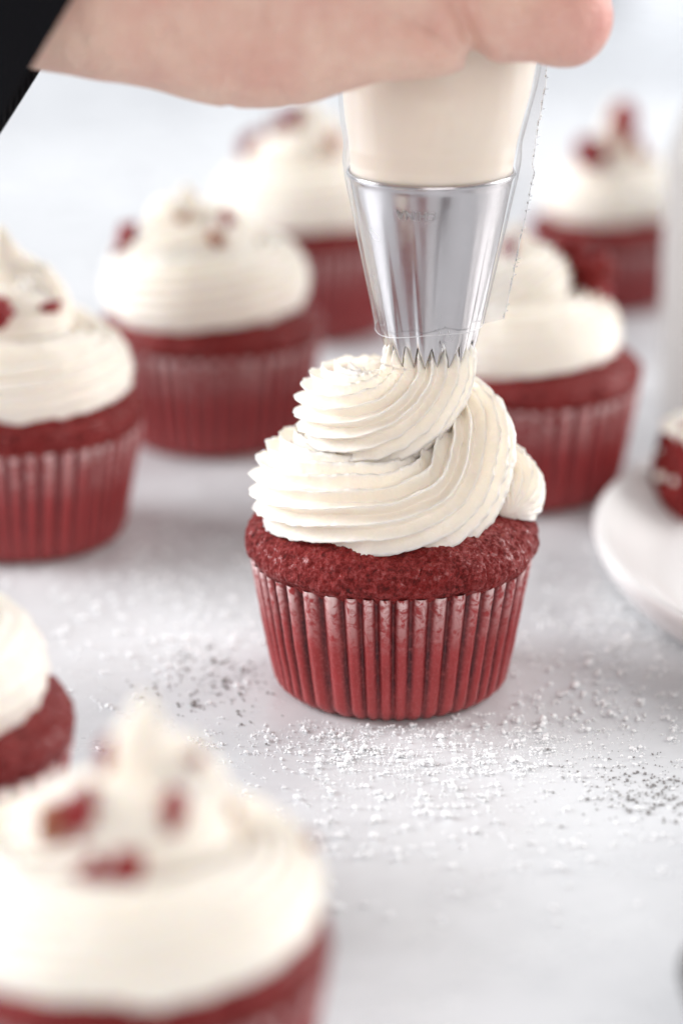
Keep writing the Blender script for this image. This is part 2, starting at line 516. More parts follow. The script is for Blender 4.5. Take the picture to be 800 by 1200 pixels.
def build_cake(parent, seed, H=3.3, dome=4.75, bulge=3.5, dense=1.0, top=4.15):
    prof = [(2.3, 0.25), (2.58, 0.4), (3.05, H-0.45), (3.2, H-0.12), (3.33, H+0.04), (bulge-0.03, H+0.2), (bulge, H+0.4),
            (bulge-0.04, top-0.22), (bulge-0.22, top), (bulge-0.6, top+0.2), (2.2, top+0.36), (1.2, dome-0.06), (0.0, dome)]
    nz, m = (150, 520) if dense >= 1 else (64, 200)
    pr = resample(catmull(np.array(prof), 400), nz)
    pr[:, 0] = np.maximum(pr[:, 0], 0.002)
    V, F = lathe(pr, m)
    w = np.clip((V[:, 2]-H+0.15)/0.5, 0, 1)[:, None]
    rn = np.linalg.norm(V[:, :2], axis=1, keepdims=True)
    nrm = np.hstack([V[:, :2]/np.maximum(rn, 0.3), np.clip((V[:, 2:]-H-0.3)*0.9, 0, 1)]); nrm /= np.linalg.norm(nrm, axis=1, keepdims=True)
    d = 0.09*fbm(V, 0.75, seed, 2)
    f1 = fbm(V, 5.0, seed+3, 3); f2 = vnoise(V, 17, seed+11)
    d = d+0.036*f1+0.026*f2*(dense >= 1)
    # a few pores/cracks
    cr = np.abs(vnoise(V*np.array([1, 1, 0.6]), 1.3, seed+23)); d = d-0.08*np.clip(0.045-cr, 0, 1)/0.045*np.clip(vnoise(V, 1.7, seed+29)*2, 0, 1)
    V = V+nrm*d[:, None]*w
    # ragged overhang edge
    az = np.stack([V[:, 0], V[:, 1], 0*V[:, 0]], -1)
    e = np.exp(-((V[:, 2]-H-0.1)/0.22)**2)
    V[:, 2] += e*(0.09*vnoise(az, 1.5, seed+41)+0.03*vnoise(az, 6, seed+43))
    return mesh_np('cake', V, F, M_CAKE, parent)

def ico():
    t = (1+5**.5)/2
    v = np.array([(-1, t, 0), (1, t, 0), (-1, -t, 0), (1, -t, 0), (0, -1, t), (0, 1, t), (0, -1, -t), (0, 1, -t), (t, 0, -1), (t, 0, 1), (-t, 0, -1), (-t, 0, 1)], float)
    v /= np.linalg.norm(v[0])
    f = np.array([(0, 11, 5), (0, 5, 1), (0, 1, 7), (0, 7, 10), (0, 10, 11), (1, 5, 9), (5, 11, 4), (11, 10, 2), (10, 7, 6), (7, 1, 8),
                  (3, 9, 4), (3, 4, 2), (3, 2, 6), (3, 6, 8), (3, 8, 9), (4, 9, 5), (2, 4, 11), (6, 2, 10), (8, 6, 7), (9, 8, 1)])
    return v, f
ICO_V, ICO_F = ico()
def subdiv(v, f):
    v = [tuple(x) for x in v]; cache = {}; nf = []
    def mid(a, b):
        k = (min(a, b), max(a, b))
        if k not in cache:
            p = (np.array(v[a])+np.array(v[b])); p /= np.linalg.norm(p); v.append(tuple(p)); cache[k] = len(v)-1
        return cache[k]
    for a, b, c in f:
        ab, bc, ca = mid(a, b), mid(b, c), mid(c, a)
        nf += [(a, ab, ca), (b, bc, ab), (c, ca, bc), (ab, bc, ca)]
    return np.array(v), np.array(nf)
ICO2_V, ICO2_F = subdiv(ICO_V, ICO_F)
ICO3_V, ICO3_F = subdiv(ICO2_V, ICO2_F)
ICO4_V, ICO4_F = subdiv(ICO3_V, ICO3_F)

def lump(r, seed, sq=(1, 1, 1), rough=0.45, level=3):
    v, f = (ICO4_V, ICO4_F) if level == 4 else (ICO3_V, ICO3_F)
    k = 1+rough*fbm(v+seed*3.1, 1.3, seed, 3)
    return v*k[:, None]*np.array(sq)*r, f

def add_crumbs(root, frost, specs, seed):
    """specs: (x, z, size, kind) seen from the front; found by a ray onto the frosting"""
    me = frost.data
    vs = [v.co.copy() for v in me.vertices]; fs = [tuple(p.vertices) for p in me.polygons]
    bv = BVHTree.FromPolygons(vs, fs)
    rs = random.Random(seed)
    for k, (x, z, size, kind, *pos) in enumerate(specs):
        if pos:
            v, f = lump(size, seed*7+k, (1.2, 0.9, 0.8), 0.5, 4); c = mesh_np('cake_crumb', v, f, M_CAKE, root)
            c.location = Vector(pos)*S; c.rotation_euler = (0.3, 0.5, 1.0+k); continue
        d = Vector((0, math.cos(R(19)), -math.sin(R(19))))
        o = Vector((x*S, 0, z*S))-d*0.2
        hit, nrm, _, _ = bv.ray_cast(o, d)
        if hit is None: continue
        v, f = lump(size*1.15, seed*7+k, (1.3, 0.9, 0.65), 0.6)
        c = mesh_np('cake_crumb', v, f, M_BERRY if kind == 'r' else M_BERRY2, root)
        c.location = hit+Vector((0, 0, 0))+nrm*(0.3*size*S)
        c.rotation_euler = (rs.uniform(0, 6), rs.uniform(0, 6), rs.uniform(0, 6))

def helix_frost(seed, start=0.3, r0=2.1, tube0=1.30, z0=4.75, peak=8.3, px=0.0, py=0.0, teeth=20, depth=0.15, r1=0.72, tube1=0.95, z1=6.4, ox=0.0):
    """Generic piped swirl: big lower ring, smaller second ring, pulled peak."""
    A = []
    for k in range(0, 9):                                  # lower ring
        q = k/8
        A.append((r0*(1-0.12*q*q), 2*np.pi*q*0.95, z0+0.12*q, tube0*(0.8+0.2*min(1, q*4))))
    for q in (0.18, 0.4, 0.62, 0.84, 1.0):                  # step up into the second ring
        A.append((r0*0.88+(r1-r0*0.88)*min(1, q*1.6), 2*np.pi*(0.95+0.95*q), z0+0.2+(z1-z0-0.2)*min(1, q*1.5), tube0+(tube1-tube0)*min(1, q*1.3)))
    zt = z1
    for q, rr, tb in ((0.14, 0.72, 0.95), (0.3, 0.42, 0.80), (0.5, 0.16, 0.60), (0.7, 0.05, 0.38), (0.88, 0.03, 0.18), (1.0, 0.06, 0.05)):
        A.append((r1*rr, 2*np.pi*(1.9+0.42*q), z1+(peak-z1)*(0.12+0.88*q), tb*tube1))
    P = np.array([(a[0]*math.cos(start+a[1]), a[0]*math.sin(start+a[1]), a[2], a[3]) for a in A])
    h = np.clip((P[:, 2]-z0)/(peak-z0), 0, 1)
    P[:, 0] += px*h+ox; P[:, 1] += py*h
    Q = catmull(P, 360)
    return sweep(Q[:, :3], Q[:, 3], teeth, depth, seed, twist=-0.12, cap0=1.1, cap1=0.05, rough=0.8, per=6)

def cupcake(loc, label, seed, rz=0, frost=None, crumbs=(), H=3.3, dome=4.5, dense=0.5, bulge=3.42, sc=1.0, fkw=None):
    r = empty('cupcake', loc, label, 'cupcake', 'red velvet cupcakes on the table', rz)
    r.scale = (sc, sc, sc)
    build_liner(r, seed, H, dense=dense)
    build_cake(r, seed, H, dome, bulge, dense, top=H+0.75)
    f = frost_obj('frosting', frost if frost is not None else helix_frost(seed, **(fkw or {})), r)
    add_crumbs(r, f, crumbs, seed)
    return r

# ---- the cupcake being piped
ctrl = np.array([
    # x, y, z, tube radius
    (2.78, -0.55, 4.55, 0.80), (2.72, 0.3, 4.8, 1.00), (1.9, 1.6, 5.0, 1.1), (0.4, 2.1, 5.05, 1.2), (-1.2, 1.6, 5.05, 1.28),
    (-2.05, 0.35, 5.08, 1.32), (-1.80, -0.95, 5.02, 1.34), (-0.75, -1.68, 4.96, 1.36), (0.25, -1.75, 4.95, 1.36),
    (1.08, -1.40, 5.18, 1.34), (1.58, -0.80, 5.78, 1.28), (1.70, 0.0, 6.30, 1.2), (1.15, 1.0, 6.6, 1.12), (-0.3, 1.2, 6.8, 1.1),
    (-1.15, 0.45, 6.95, 1.12), (-1.08, -0.50, 6.93, 1.14), (-0.50, -0.98, 6.95, 1.15), (0.15, -1.02, 7.15, 1.13),
    (0.62, -0.82, 7.55, 1.08), (0.84, -0.66, 8.0, 1.09), (0.86, -0.6, 8.5, 1.10), (0.86, -0.6, 8.9, 0.98)], float)
Q = catmull(ctrl, 640)
main_frost = sweep(Q[:, :3], Q[:, 3], 20, 0.27, 3, twist=-0.23, cap0=0.8, cap1=0.0, per=12, rough=0.85, sharp=1.7)
_m = 20*12
_ring = main_frost[0][int(639*0.985)*_m+6]                    # a crest of the last ring: the tip's notches line up with it
CREST = math.atan2(_ring[1]+0.6, _ring[0]-0.86)
main = empty('cupcake', (0, 0, 0), 'sharp central cupcake whose cream swirl is still under the metal piping tip', 'cupcake', 'red velvet cupcakes on the table')
build_liner(main, 2, 3.3)
build_cake(main, 2)
frost_obj('frosting', main_frost, main)

# ---- the others
cupcake((-10.10, 11.2, 0), 'cupcake cut by the left edge with a tall pointed cream peak and one dark crumb', 11, 0.0,
        crumbs=[(-0.45, 6.3, 0.42, 'r'), (0.98, 6.45, 0.22, 'r'), (-1.3, 6.6, 0.3, 'r')], fkw=dict(start=0.4, peak=8.9, px=-0.35, r1=0.8))
cupcake((-5.15, 20.9, 0), 'cupcake second from left behind, small brown and red crumbs on rounded cream', 12, 0.0,
        crumbs=[(-2.5, 6.25, 0.34, 'r'), (0.1, 6.2, 0.26, 'b'), (0.55, 6.7, 0.2, 'r'), (-0.9, 6.9, 0.12, 'b')], fkw=dict(start=3.0, peak=8.1, px=-0.45, tube0=1.34, r0=2.1, z0=5.0, r1=0.8, ox=-0.35))
cupcake((-2.35, 34.4, 0), 'cupcake far back half hidden behind the metal tip under the wrist', 13, 0.0,
        crumbs=[(-1.9, 6.6, 0.42, 'r'), (-0.5, 7.4, 0.45, 'r'), (-1.2, 7.0, 0.3, 'b'), (0.9, 6.6, 0.3, 'b'), (-1.6, 7.0, 0.3, 'r')], fkw=dict(start=1.0, peak=8.4))
cupcake((4.14, 15.5, 0), 'cupcake right of the metal tip with a large red cake chunk on its cream', 14, 0.0,
        crumbs=[(2.15, 5.85, 0.24, 'r'), (0, 0, 0.78, 'r', 1.85, 0.55, 6.35), (0, 0, 0.5, 'r', 1.2, 0.4, 7.0), (-0.5, 7.2, 0.2, 'r')], fkw=dict(start=2.0, peak=8.1, px=-0.1, r0=1.9, tube0=1.28, ox=-0.25))
cupcake((8.75, 38.6, 0), 'farthest cupcake at upper right, crumbs heaped round its peak', 15, 0.0, sc=0.88, H=2.7, dome=4.1,
        crumbs=[(-0.9, 6.2, 0.62, 'r'), (0.9, 6.4, 0.55, 'r'), (0.35, 7.5, 0.45, 'r'), (0.5, 6.9, 0.35, 'r'), (0.2, 6.7, 0.3, 'b'), (-1.2, 6.0, 0.3, 'b')], fkw=dict(start=5.0, peak=8.6, z0=4.35, z1=6.1, r0=1.75))
cupcake((-10.0, -11.5, 0), 'cupcake at the lower left edge showing only smooth white cream and a red rim', 16, 0.0,
        fkw=dict(start=1.4, peak=7.6, depth=0.06, r0=1.8, tube0=1.3, r1=0.8, z1=6.1))
cupcake((-4.75, -20.9, 0), 'large blurred cupcake nearest the camera, red crumbs round its peak', 17, 0.0,
        crumbs=[(-0.65, 6.1, 0.32, 'r'), (0.75, 6.15, 0.30, 'r'), (-0.3, 4.95, 0.32, 'r'), (0.0, 5.15, 0.28, 'r'), (1.7, 6.0, 0.12, 'b'), (1.1, 6.9, 0.15, 'r'),
                (-0.3, 7.0, 0.18, 'r'), (-1.1, 5.9, 0.26, 'b'), (3.0, 5.3, 0.10, 'b')], fkw=dict(start=0.8, peak=8.15, px=0.35, r0=2.4, z0=4.45, tube0=1.1, tube1=0.95, z1=5.85))

# ------------------------------------------------------------------ piping bag with metal tip
AX, AY = 0.85, -0.6
bag = empty('piping_bag', (AX, AY, 8.3), 'clear plastic piping bag full of cream with a steel star tip, squeezed by a hand', 'piping bag')
def bag_r(z):      # radius of the filled bag against height above the mouth (local z, cm)
    return np.interp(z, [0, 4.45, 4.6, 5.2, 6.4, 8.0, 9.5, 11, 13.5, 15.5, 17.5, 19.5, 21, 22], [1.0, 1.92, 1.88, 1.94, 2.16, 2.28, 2.15, 2.05, 2.15, 2.8, 3.2, 2.6, 1.3, 0.7])
# metal tip
def build_tip():
    nz, teeth, per = 70, 20, 12
    m = teeth*per
    th = np.linspace(0, 2*np.pi, m, endpoint=False)
    ph = ((th-CREST)*teeth/(2*np.pi)) % 1.0
    tri = 1-np.abs(2*ph-1)
    t = np.linspace(0, 1, nz)[:, None]
    notch = 0.60*(1-tri)[None, :]
    z = 4.5*t+notch*(1-t)**4
    r = 0.98+(1.90-0.98)*(z/4.5)
    fl = np.exp(-z/0.55)
    r = r-0.10*fl*(1-tri)[None, :]-0.10*np.exp(-z/0.25)
    # broad pressed facets running up the cone
    fac = np.cos(th*8+0.7)[None, :]
    r = r+0.042*np.sign(fac)*np.abs(fac)**0.6*np.clip(1.05-t*1.2, 0, 1)**0.7
    # rolled upper rim
    r = r+0.05*np.exp(-((z-4.42)/0.06)**2)
    V = np.stack([r*np.cos(th), r*np.sin(th), z], -1)
    inn = V[::-1].copy(); k = np.linalg.norm(inn[..., :2], axis=-1, keepdims=True); inn[..., :2] *= (k-0.035)/k
    A = np.concatenate([V, inn]); 
    return A.reshape(-1, 3), grid_faces(len(A), m, wrap_u=True, wrap_v=True)
v, f = build_tip()
tip = mesh_np('piping_tip', v, f, M_METAL, bag)
tip['label'] = 'polished steel open star piping tip'
# stamped word, upside down on the cone
def stamp():
    cu = bpy.data.curves.new('stamp', 'FONT'); cu.body = 'CHINA'; cu.size = 0.27; cu.extrude = 0.022; cu.space_character = 1.12
    cu.align_x = 'CENTER'; cu.resolution_u = 3; cu.bevel_depth = 0.004
    o = bpy.data.objects.new('stamp', cu); COL.objects.link(o)
    bpy.context.view_layer.update()
    dg = bpy.context.evaluated_depsgraph_get(); me = bpy.data.meshes.new_from_object(o.evaluated_get(dg))
    V = np.array([v.co[:] for v in me.vertices]); F = [tuple(p.vertices) for p in me.polygons]
    bpy.data.objects.remove(o); bpy.data.meshes.remove(me)
    x = -V[:, 0]-0.38; zz = 3.88-V[:, 1]               # turned by 180 degrees
    r = 0.98+0.92*zz/4.5
    a = -math.pi/2+x/1.75
    rr = r+0.016+V[:, 2]
    P = np.stack([rr*np.cos(a), rr*np.sin(a), zz], -1)
    o = mesh_np('stamped_lettering', P, F, M_STAMP, tip, smooth=False)
    return o
stamp()
# cream filling
def tube_of_revolution(zs, off, seed, amp, m=160, name='', mat=None, xs=None):
    th = np.linspace(0, 2*np.pi, m, endpoint=False)
    Z = np.repeat(np.asarray(zs)[:, None], m, 1)
    r = bag_r(Z)+off
    V = np.stack([r*np.cos(th), r*np.sin(th), Z], -1)
    d = amp*fbm(V, 0.9, seed, 3)*np.clip((Z-4.6)/1.0, 0, 1)
    V[..., 0] += d*np.cos(th); V[..., 1] += d*np.sin(th)
    # slide towards the seam on the right with height
    V[..., 0] += 0.06*np.clip(Z-4.4, 0, 3)
    return V
zs = np.linspace(4.38, 21.9, 90)
Vc = tube_of_revolution(zs, -0.035, 5, 0.035)
F = grid_faces(90, 160, wrap_v=True)
cc = len(Vc.reshape(-1, 3)); Vv = np.vstack([Vc.reshape(-1, 3), [(0, 0, 4.38)], [(0.18, 0, 21.9)]])
j = np.arange(160); j2 = (j+1) % 160
Fs = [tuple(q) for q in F]+[(cc, b, a) for a, b in zip(j, j2)]+[(cc+1, 89*160+a, 89*160+b) for a, b in zip(j, j2)]
mesh_np('cream_filling', Vv, Fs, M_FILL, bag)
# plastic film, ends a little above the mouth with a skewed cut
zs = np.r_[np.linspace(0.9, 4.3, 40), np.linspace(4.35, 23.5, 110)]
Vf = tube_of_revolution(np.minimum(zs, 23.5), 0.07, 5, 0.035)
th = np.linspace(0, 2*np.pi, 160, endpoint=False)
cut = (0.10*np.cos(th-0.2)+0.05*np.sin(3*th))[None, :]*np.exp(-(zs-0.9)/0.6)[:, None]
Vf[..., 2] += cut
# small wrinkles on the metal part and at the shoulder
wr = 0.012+0.010*vnoise(Vf*np.array([2.4, 2.4, 0.35]), 1.6, 91)+0.016*vnoise(Vf*np.array([1, 1, 2.0]), 1.8, 92)*np.exp(-((Vf[..., 2]-4.7)/0.45)**2)
Vf[..., 0] += wr*np.cos(th); Vf[..., 1] += wr*np.sin(th)
# loose shoulder step on the left just above the metal rim
st = 0.07*np.exp(-((Vf[..., 2]-4.75)/0.22)**2)
Vf[..., 0] += st*np.cos(th); Vf[..., 1] += st*np.sin(th)
mesh_np('plastic_film', Vf.reshape(-1, 3), grid_faces(len(zs), 160, wrap_v=True), M_FILM, bag)
# thick cut hem of the film around the tip
hem = Vf[0]; q = np.linspace(0, 2*np.pi, 7)[:-1]
hv = hem[:, None, :]+0.008*np.stack([np.cos(q)[None]*np.cos(th)[:, None], np.cos(q)[None]*np.sin(th)[:, None], np.broadcast_to(np.sin(q)[None], (160, 6))], -1)
mesh_np('film_hem', hv.reshape(-1, 3), grid_faces(160, 6, wrap_u=True, wrap_v=True), M_HEM, bag)
# welded seam flange on the right
zz = np.linspace(0.98, 9.3, 260)
inner_x = bag_r(zz)+0.02+0.06*np.clip(zz-4.4, 0, 3)
width = np.interp(zz, [0.9, 4.5, 6.6, 9.3], [0.52, 0.42, 0.26, 0.2])
rs = np.random.RandomState(4)
jag = 0.02*vnoise(np.stack([zz*6, zz*0, zz*0], -1), 1.0, 3)
spike = np.zeros(260); idx = rs.choice(260, 34, replace=False); spike[idx] = rs.uniform(0.03, 0.085, 34)
outx = inner_x+width+jag+spike
yy = 0.05*np.sin(zz*1.1)
L = []
for k, wgt in enumerate((0, 0.33, 0.66, 0.93, 1.0)):
    L.append(np.stack([inner_x+(outx-inner_x)*wgt, yy+0.03*vnoise(np.stack([zz, zz*0+k, zz*0], -1), 1.5, 8)*wgt, zz-0.12*(1-wgt)*np.exp(-(zz-0.98)/0.5)], -1))
A = np.stack(L); B2 = A[::-1].copy(); B2[..., 1] += 0.012
A = np.concatenate([A, B2])
sf = mesh_np('seam_flange', A.reshape(-1, 3), grid_faces(10, 260, wrap_u=True), M_FLANGE, bag)
# beaded weld line on the flange edge
parts = []
for k in range(0, 260, 2):
    if rs.rand() < 0.55:
        s_ = rs.uniform(0.010, 0.026)
        parts.append((ICO_V*s_*np.array([1, .6, 1.6])+np.array([outx[k]-0.02, yy[k], zz[k]]), ICO_F))
q = np.linspace(0, 2*np.pi, 7)[:-1]
lv = np.stack([outx-spike-0.01, yy, zz], -1)[:, None, :]+0.007*np.stack([np.cos(q), np.sin(q), 0*q], -1)[None]
lf = grid_faces(260, 6, wrap_v=True); lf = np.vstack([lf[:, [0, 1, 2]], lf[:, [0, 2, 3]]])
parts.append((lv.reshape(-1, 3), lf))
v, f = join(parts)
mesh_np('weld_beads', v, f, M_SUGAR, sf)
# cream smears on the lower metal
parts = []
for (a, z, s_) in [(-1.33, 0.66, .035), (-1.31, 0.60, .045), (-1.34, 0.54, .03), (-1.25, 1.0, .025), (-1.42, .97, .025)]:
    r = 0.98+0.92*z/4.5+0.05
    vv, ff = lump(s_*0.8, int(z*100), (0.8, .5, 1.7), 0.6)
    parts.append((vv+np.array([r*math.cos(a), r*math.sin(a), z]), ff))
v, f = join(parts)
mesh_np('cream_smear', v, f, M_SUGAR, bag)

# ------------------------------------------------------------------ hand (smooth union of tapered capsules -> surface nets)
def cone_d(P, a, b, ra, rb):
    a = np.array(a, float); b = np.array(b, float); ab = b-a
    t = np.clip(((P-a)@ab)/ab.dot(ab), 0, 1)
    return np.linalg.norm(P-(a+t[..., None]*ab), axis=-1)-(ra+(rb-ra)*t)

def smin(a, b, k):
    h = np.clip(0.5+0.5*(b-a)/k, 0, 1)
    return b*(1-h)+a*h-k*h*(1-h)

def surface_nets(D, origin, h):
    nx, ny, nz = D.shape
    inside = D < 0
    cnt = np.zeros((nx-1, ny-1, nz-1)); pos = np.zeros((nx-1, ny-1, nz-1, 3))
    def sl(a): return slice(a, a-1 if a-1 < 0 else None)
    corners = [(i, j, k) for i in (0, 1) for j in (0, 1) for k in (0, 1)]
    def C(A, c): return A[c[0]:nx-1+c[0], c[1]:ny-1+c[1], c[2]:nz-1+c[2]]
    for a in corners:
        for ax in range(3):
            if a[ax] == 0:
                b = list(a); b[ax] = 1; b = tuple(b)
                da, db = C(D, a), C(D, b)
                m = (da < 0) != (db < 0)
                t = np.where(m, da/np.where(m, da-db, 1), 0)
                for q in range(3):
                    pos[..., q] += np.where(m, a[q]+(t if q == ax else 0), 0)
                cnt += m
    act = cnt > 0
    idx = -np.ones(act.shape, int); idx[act] = np.arange(act.sum())
    I = np.stack(np.nonzero(act), -1)
    V = (I+pos[act]/cnt[act][:, None])*h+np.array(origin)
    faces = []
    for ax in range(3):
        u, w = [(1, 2), (2, 0), (0, 1)][ax]
        s0 = [slice(1, -1)]*3; s0[ax] = slice(0, -1); s1 = list(s0); s1[ax] = slice(1, None)
        ins0 = inside[tuple(s0)]; ins1 = inside[tuple(s1)]
        J = np.stack(np.nonzero(ins0 != ins1), -1)
        flip = ins0[tuple(J.T)]
        J = J.copy()
        for q in range(3):
            if q != ax: J[:, q] += 1
        def cell(du, dw):
            K = J.copy(); K[:, u] -= du; K[:, w] -= dw
            return idx[tuple(K.T)]
        q = np.stack([cell(1, 1), cell(0, 1), cell(0, 0), cell(1, 0)], -1)
        q[~flip] = q[~flip][:, ::-1]
        faces.append(q)
    return V, np.concatenate(faces)

person = empty('person', (-8.0, -4.0, 17.5), 'hand and wrist in a black sleeve squeezing the piping bag from above', 'person')
def build_hand():
    h = 0.11
    lo = np.array([-14.0, -7.2, 13.6]); hi = np.array([6.8, 3.6, 27.5])
    g = [np.arange(lo[k], hi[k], h) for k in range(3)]
    P = np.stack(np.meshgrid(*g, indexing='ij'), -1)
    D = None
    def add(a, b, ra, rb, k):
        nonlocal D
        d = cone_d(P, a, b, ra, rb)
        D = d if D is None else smin(D, d, k)
    # forearm and wrist
    add((-14.5, -3.4, 22.6), (-8.2, -4.0, 19.2), 2.9, 2.3, 1.0)
    add((-9.0, -4.0, 18.5), (-6.2, -4.1, 17.9), 2.2, 2.05, 1.5)
    # heel of the hand and metacarpals
    add((-7.2, -4.0, 17.6), (-2.6, -4.0, 16.68), 1.5, 1.62, 1.6)
    add((-3.6, -4.05, 16.62), (0.6, -4.15, 16.62), 1.50, 1.12, 1.2)
    add((-6.5, -4.0, 18.8), (0.6, -4.4, 18.5), 1.6, 1.22, 1.4)
    add((-6.5, -3.8, 20.0), (0.8, -4.5, 20.5), 1.6, 1.22, 1.4)
    add((-6.5, -3.6, 21.0), (0.6, -4.3, 22.5), 1.5, 1.22, 1.4)
    # four fingers folded around the bag
    F = [((0.9, -4.15, 16.75), (3.55, -3.75, 16.72), (3.95, -1.5, 16.9), (3.2, 0.9, 17.0), 1.02, .95, .78, .62),
         ((1.0, -4.45, 18.6), (4.1, -4.1, 18.55), (4.45, -1.3, 18.6), (3.3, 1.4, 18.6), 1.08, .98, .85, .68),
         ((1.1, -4.5, 20.5), (4.4, -4.2, 20.5), (4.6, -1.2, 20.4), (3.3, 1.6, 20.4), 1.10, 1.0, .87, .70),
         ((0.9, -4.35, 22.4), (4.1, -4.2, 22.5), (4.6, -1.6, 22.3), (3.6, 1.0, 22.2), 1.10, 1.0, .85, .70)]
    for a, b, c, d, r1, r2, r3, r4 in F:
        f = smin(cone_d(P, a, b, r1, r2), cone_d(P, b, c, r2*0.97, r3), 0.25)
        f = smin(f, cone_d(P, c, d, r3, r4), 0.2)
        # knuckle
        f = smin(f, np.linalg.norm(P-np.array(b), axis=-1)-r2*1.03, 0.3)
        D = smin(D, f, 0.42)
    # thumb on the near side, wrapped round the top of the fist
    th_ = smin(cone_d(P, (-4.5, -3.4, 21.2), (-1.4, -2.2, 24.0), 1.5, 1.15), cone_d(P, (-1.4, -2.2, 24.0), (1.6, -2.9, 24.9), 1.1, .95), .5)
    th_ = smin(th_, cone_d(P, (1.6, -2.9, 24.9), (3.8, -3.0, 24.4), .95, .75), .3)
    D = smin(D, th_, 0.6)
    # fold where the little finger leaves the palm, wrist and finger-joint creases
    def crease(p, nrm, depth, width, rad):
        nonlocal D
        p = np.array(p, float); nrm = np.array(nrm, float); nrm /= np.linalg.norm(nrm)
        q = P-p; s = q@nrm
        D = D+depth*np.exp(-(s/width)**2)*np.exp(-(np.linalg.norm(q, axis=-1)/rad)**2)
    crease((1.7, -4.7, 16.0), (1, 0.1, 0.45), 0.42, 0.20, 1.5)
    crease((0.6, -5.0, 16.5), (0.55, 0.1, 1.0), 0.20, 0.16, 1.2)
    crease((-3.4, -4.8, 15.4), (1, 0, -0.4), 0.08, 0.10, 1.3)
    crease((-2.5, -4.8, 15.4), (1, 0, 0.5), 0.06, 0.10, 1.3)
    for dx in (-0.2, 0.05, 0.28):
        crease((4.15+dx*0.4, -4.35+dx, 16.6), (0.55, 0.85, 0.1), 0.035, 0.06, 0.9)
    D = D+0.045*fbm(P, 0.55, 5, 2)+0.010*vnoise(P*np.array([1.3, 1, .9]), 2.0, 9)
    V, Fq = surface_nets(D, lo, h)
    o = mesh_np('hand', V-np.array([-8.0, -4.0, 17.5]), Fq, M_SKIN, person)
    kn = np.exp(-(np.linalg.norm(V-np.array([4.3, -4.2, 16.9]), axis=1)/1.1)**2)
    at = o.data.attributes.new('knuckle', 'FLOAT', 'POINT'); at.data.foreach_set('value', kn.astype(np.float32))
    return o
build_hand()
# sleeve: loose knitted tube round the forearm
def build_sleeve():
    # axis runs from the cuff up and to the left
    c0 = np.array([-6.85, -4.2, 17.0]); ax = np.array([-0.843, 0.03, 0.537]); ax /= np.linalg.norm(ax)
    u = np.cross(ax, [0, 1, 0]); u /= np.linalg.norm(u); w = np.cross(ax, u)
    n, m = 70, 96
    th = np.linspace(0, 2*np.pi, m, endpoint=False)
    Ls = np.linspace(0, 16, n)
    rows = []
    for L in Ls:
        r = 3.95+0.05*L-0.10*math.exp(-(L/0.4)**2)
        P = c0+ax*L+r*(np.cos(th)[:, None]*u*1.12+np.sin(th)[:, None]*w*0.92)
        P = P+(0.16*fbm(P*np.array([1, 1, 1]), 0.45, 77, 2)*min(1, L/1.5))[:, None]*(np.cos(th)[:, None]*u+np.sin(th)[:, None]*w)
        rows.append(P)
    O = np.array(rows); cen = (c0+ax*Ls[:, None])[:, None, :]
    I = cen+(O-cen)*0.95; I = I[::-1]
    A = np.concatenate([O, I]).reshape(-1, 3)
    mesh_np('sleeve', A-np.array([-8.0, -4.0, 17.5]), grid_faces(2*n, m, wrap_u=True, wrap_v=True), M_CLOTH, person)
build_sleeve()

# ------------------------------------------------------------------ plate, eaten cupcake on it
plate = empty('plate', (18.2, 7.0, 0), 'white round dinner plate with low upright rim, cut by the right edge', 'plate')
prof = catmull(np.array([(0, .3), (6, .3), (10.4, .32), (11.1, .42), (11.6, .75), (12.15, 1.15), (12.4, 1.42), (12.55, 1.48), (12.68, 1.38), (12.6, 1.1), (12.3, .55), (11.8, .18), (11.0, .0), (10.5, .0), (10.2, .14), (4, .14), (0, .14)]), 120)
prof[:, 0] = np.maximum(prof[:, 0], 0.001)
v, f = lathe(prof, 200)
mesh_np('dish', v, f, M_CERAMIC, plate)
bit = empty('cupcake_piece', (9.0, 12.6, 0.3), 'torn piece of red cupcake with pink cream lying on the white plate', 'cake')
v, f = lump(1.22, 33, (1.0, 1.0, 0.95), 0.42, 4)
v = v+0.05*vnoise(v, 4, 4)[:, None]*v
v[:, 2] = np.maximum(v[:, 2]+1.2, 0.0); mesh_np('cake', v, f, M_CAKE, bit)
v, f = lump(0.85, 35, (1.1, 1.0, 0.6), 0.35, 4); v[:, 2] += 2.35
mesh_np('frosting', v, f, M_FROST, bit)
parts = []
for k in range(26):
    vv, ff = lump(0.12+0.09*((k*7) % 5)/4, 60+k, (1, 1, .8), 0.4); a = k*2.4+2.2; e = -0.35+0.28*(k % 5)
    parts.append((vv+np.array([1.2*math.cos(a)*math.cos(e), 1.2*math.sin(a)*math.cos(e), 1.2+1.15*math.sin(e)]), ff))
v, f = join(parts); mesh_np('cream_flecks', v, f, M_FROST, bit)

# ------------------------------------------------------------------ milk bottle at the right edge
bot = empty('stoneware_bottle', (12.3, 23.5, 0), 'pale grey stoneware bottle cut by the right edge behind the plate', 'bottle')
gp = catmull(np.array([(0.01, .35), (2.6, .35), (2.95, .6), (3.05, 1.2), (3.05, 7.5), (2.9, 8.8), (2.2, 10.6), (1.55, 12.2), (1.45, 13.6), (1.7, 14.0), (1.9, 14.2), (1.9, 14.6), (1.75, 14.7)][::1]), 80)
op = catmull(np.array([(1.95, 14.75), (2.1, 14.6), (2.1, 14.1), (1.7, 13.6), (1.75, 12.2), (2.45, 10.6), (3.2, 8.8), (3.3, 7.5), (3.3, .6), (3.1, .08), (2.7, .0), (.01, .0)]), 80)
pr = np.vstack([gp, op]); pr[:, 0] = np.maximum(pr[:, 0], .005)
v, f = lathe(pr, 96); mesh_np('bottle_body', v, f, M_STONE, bot)

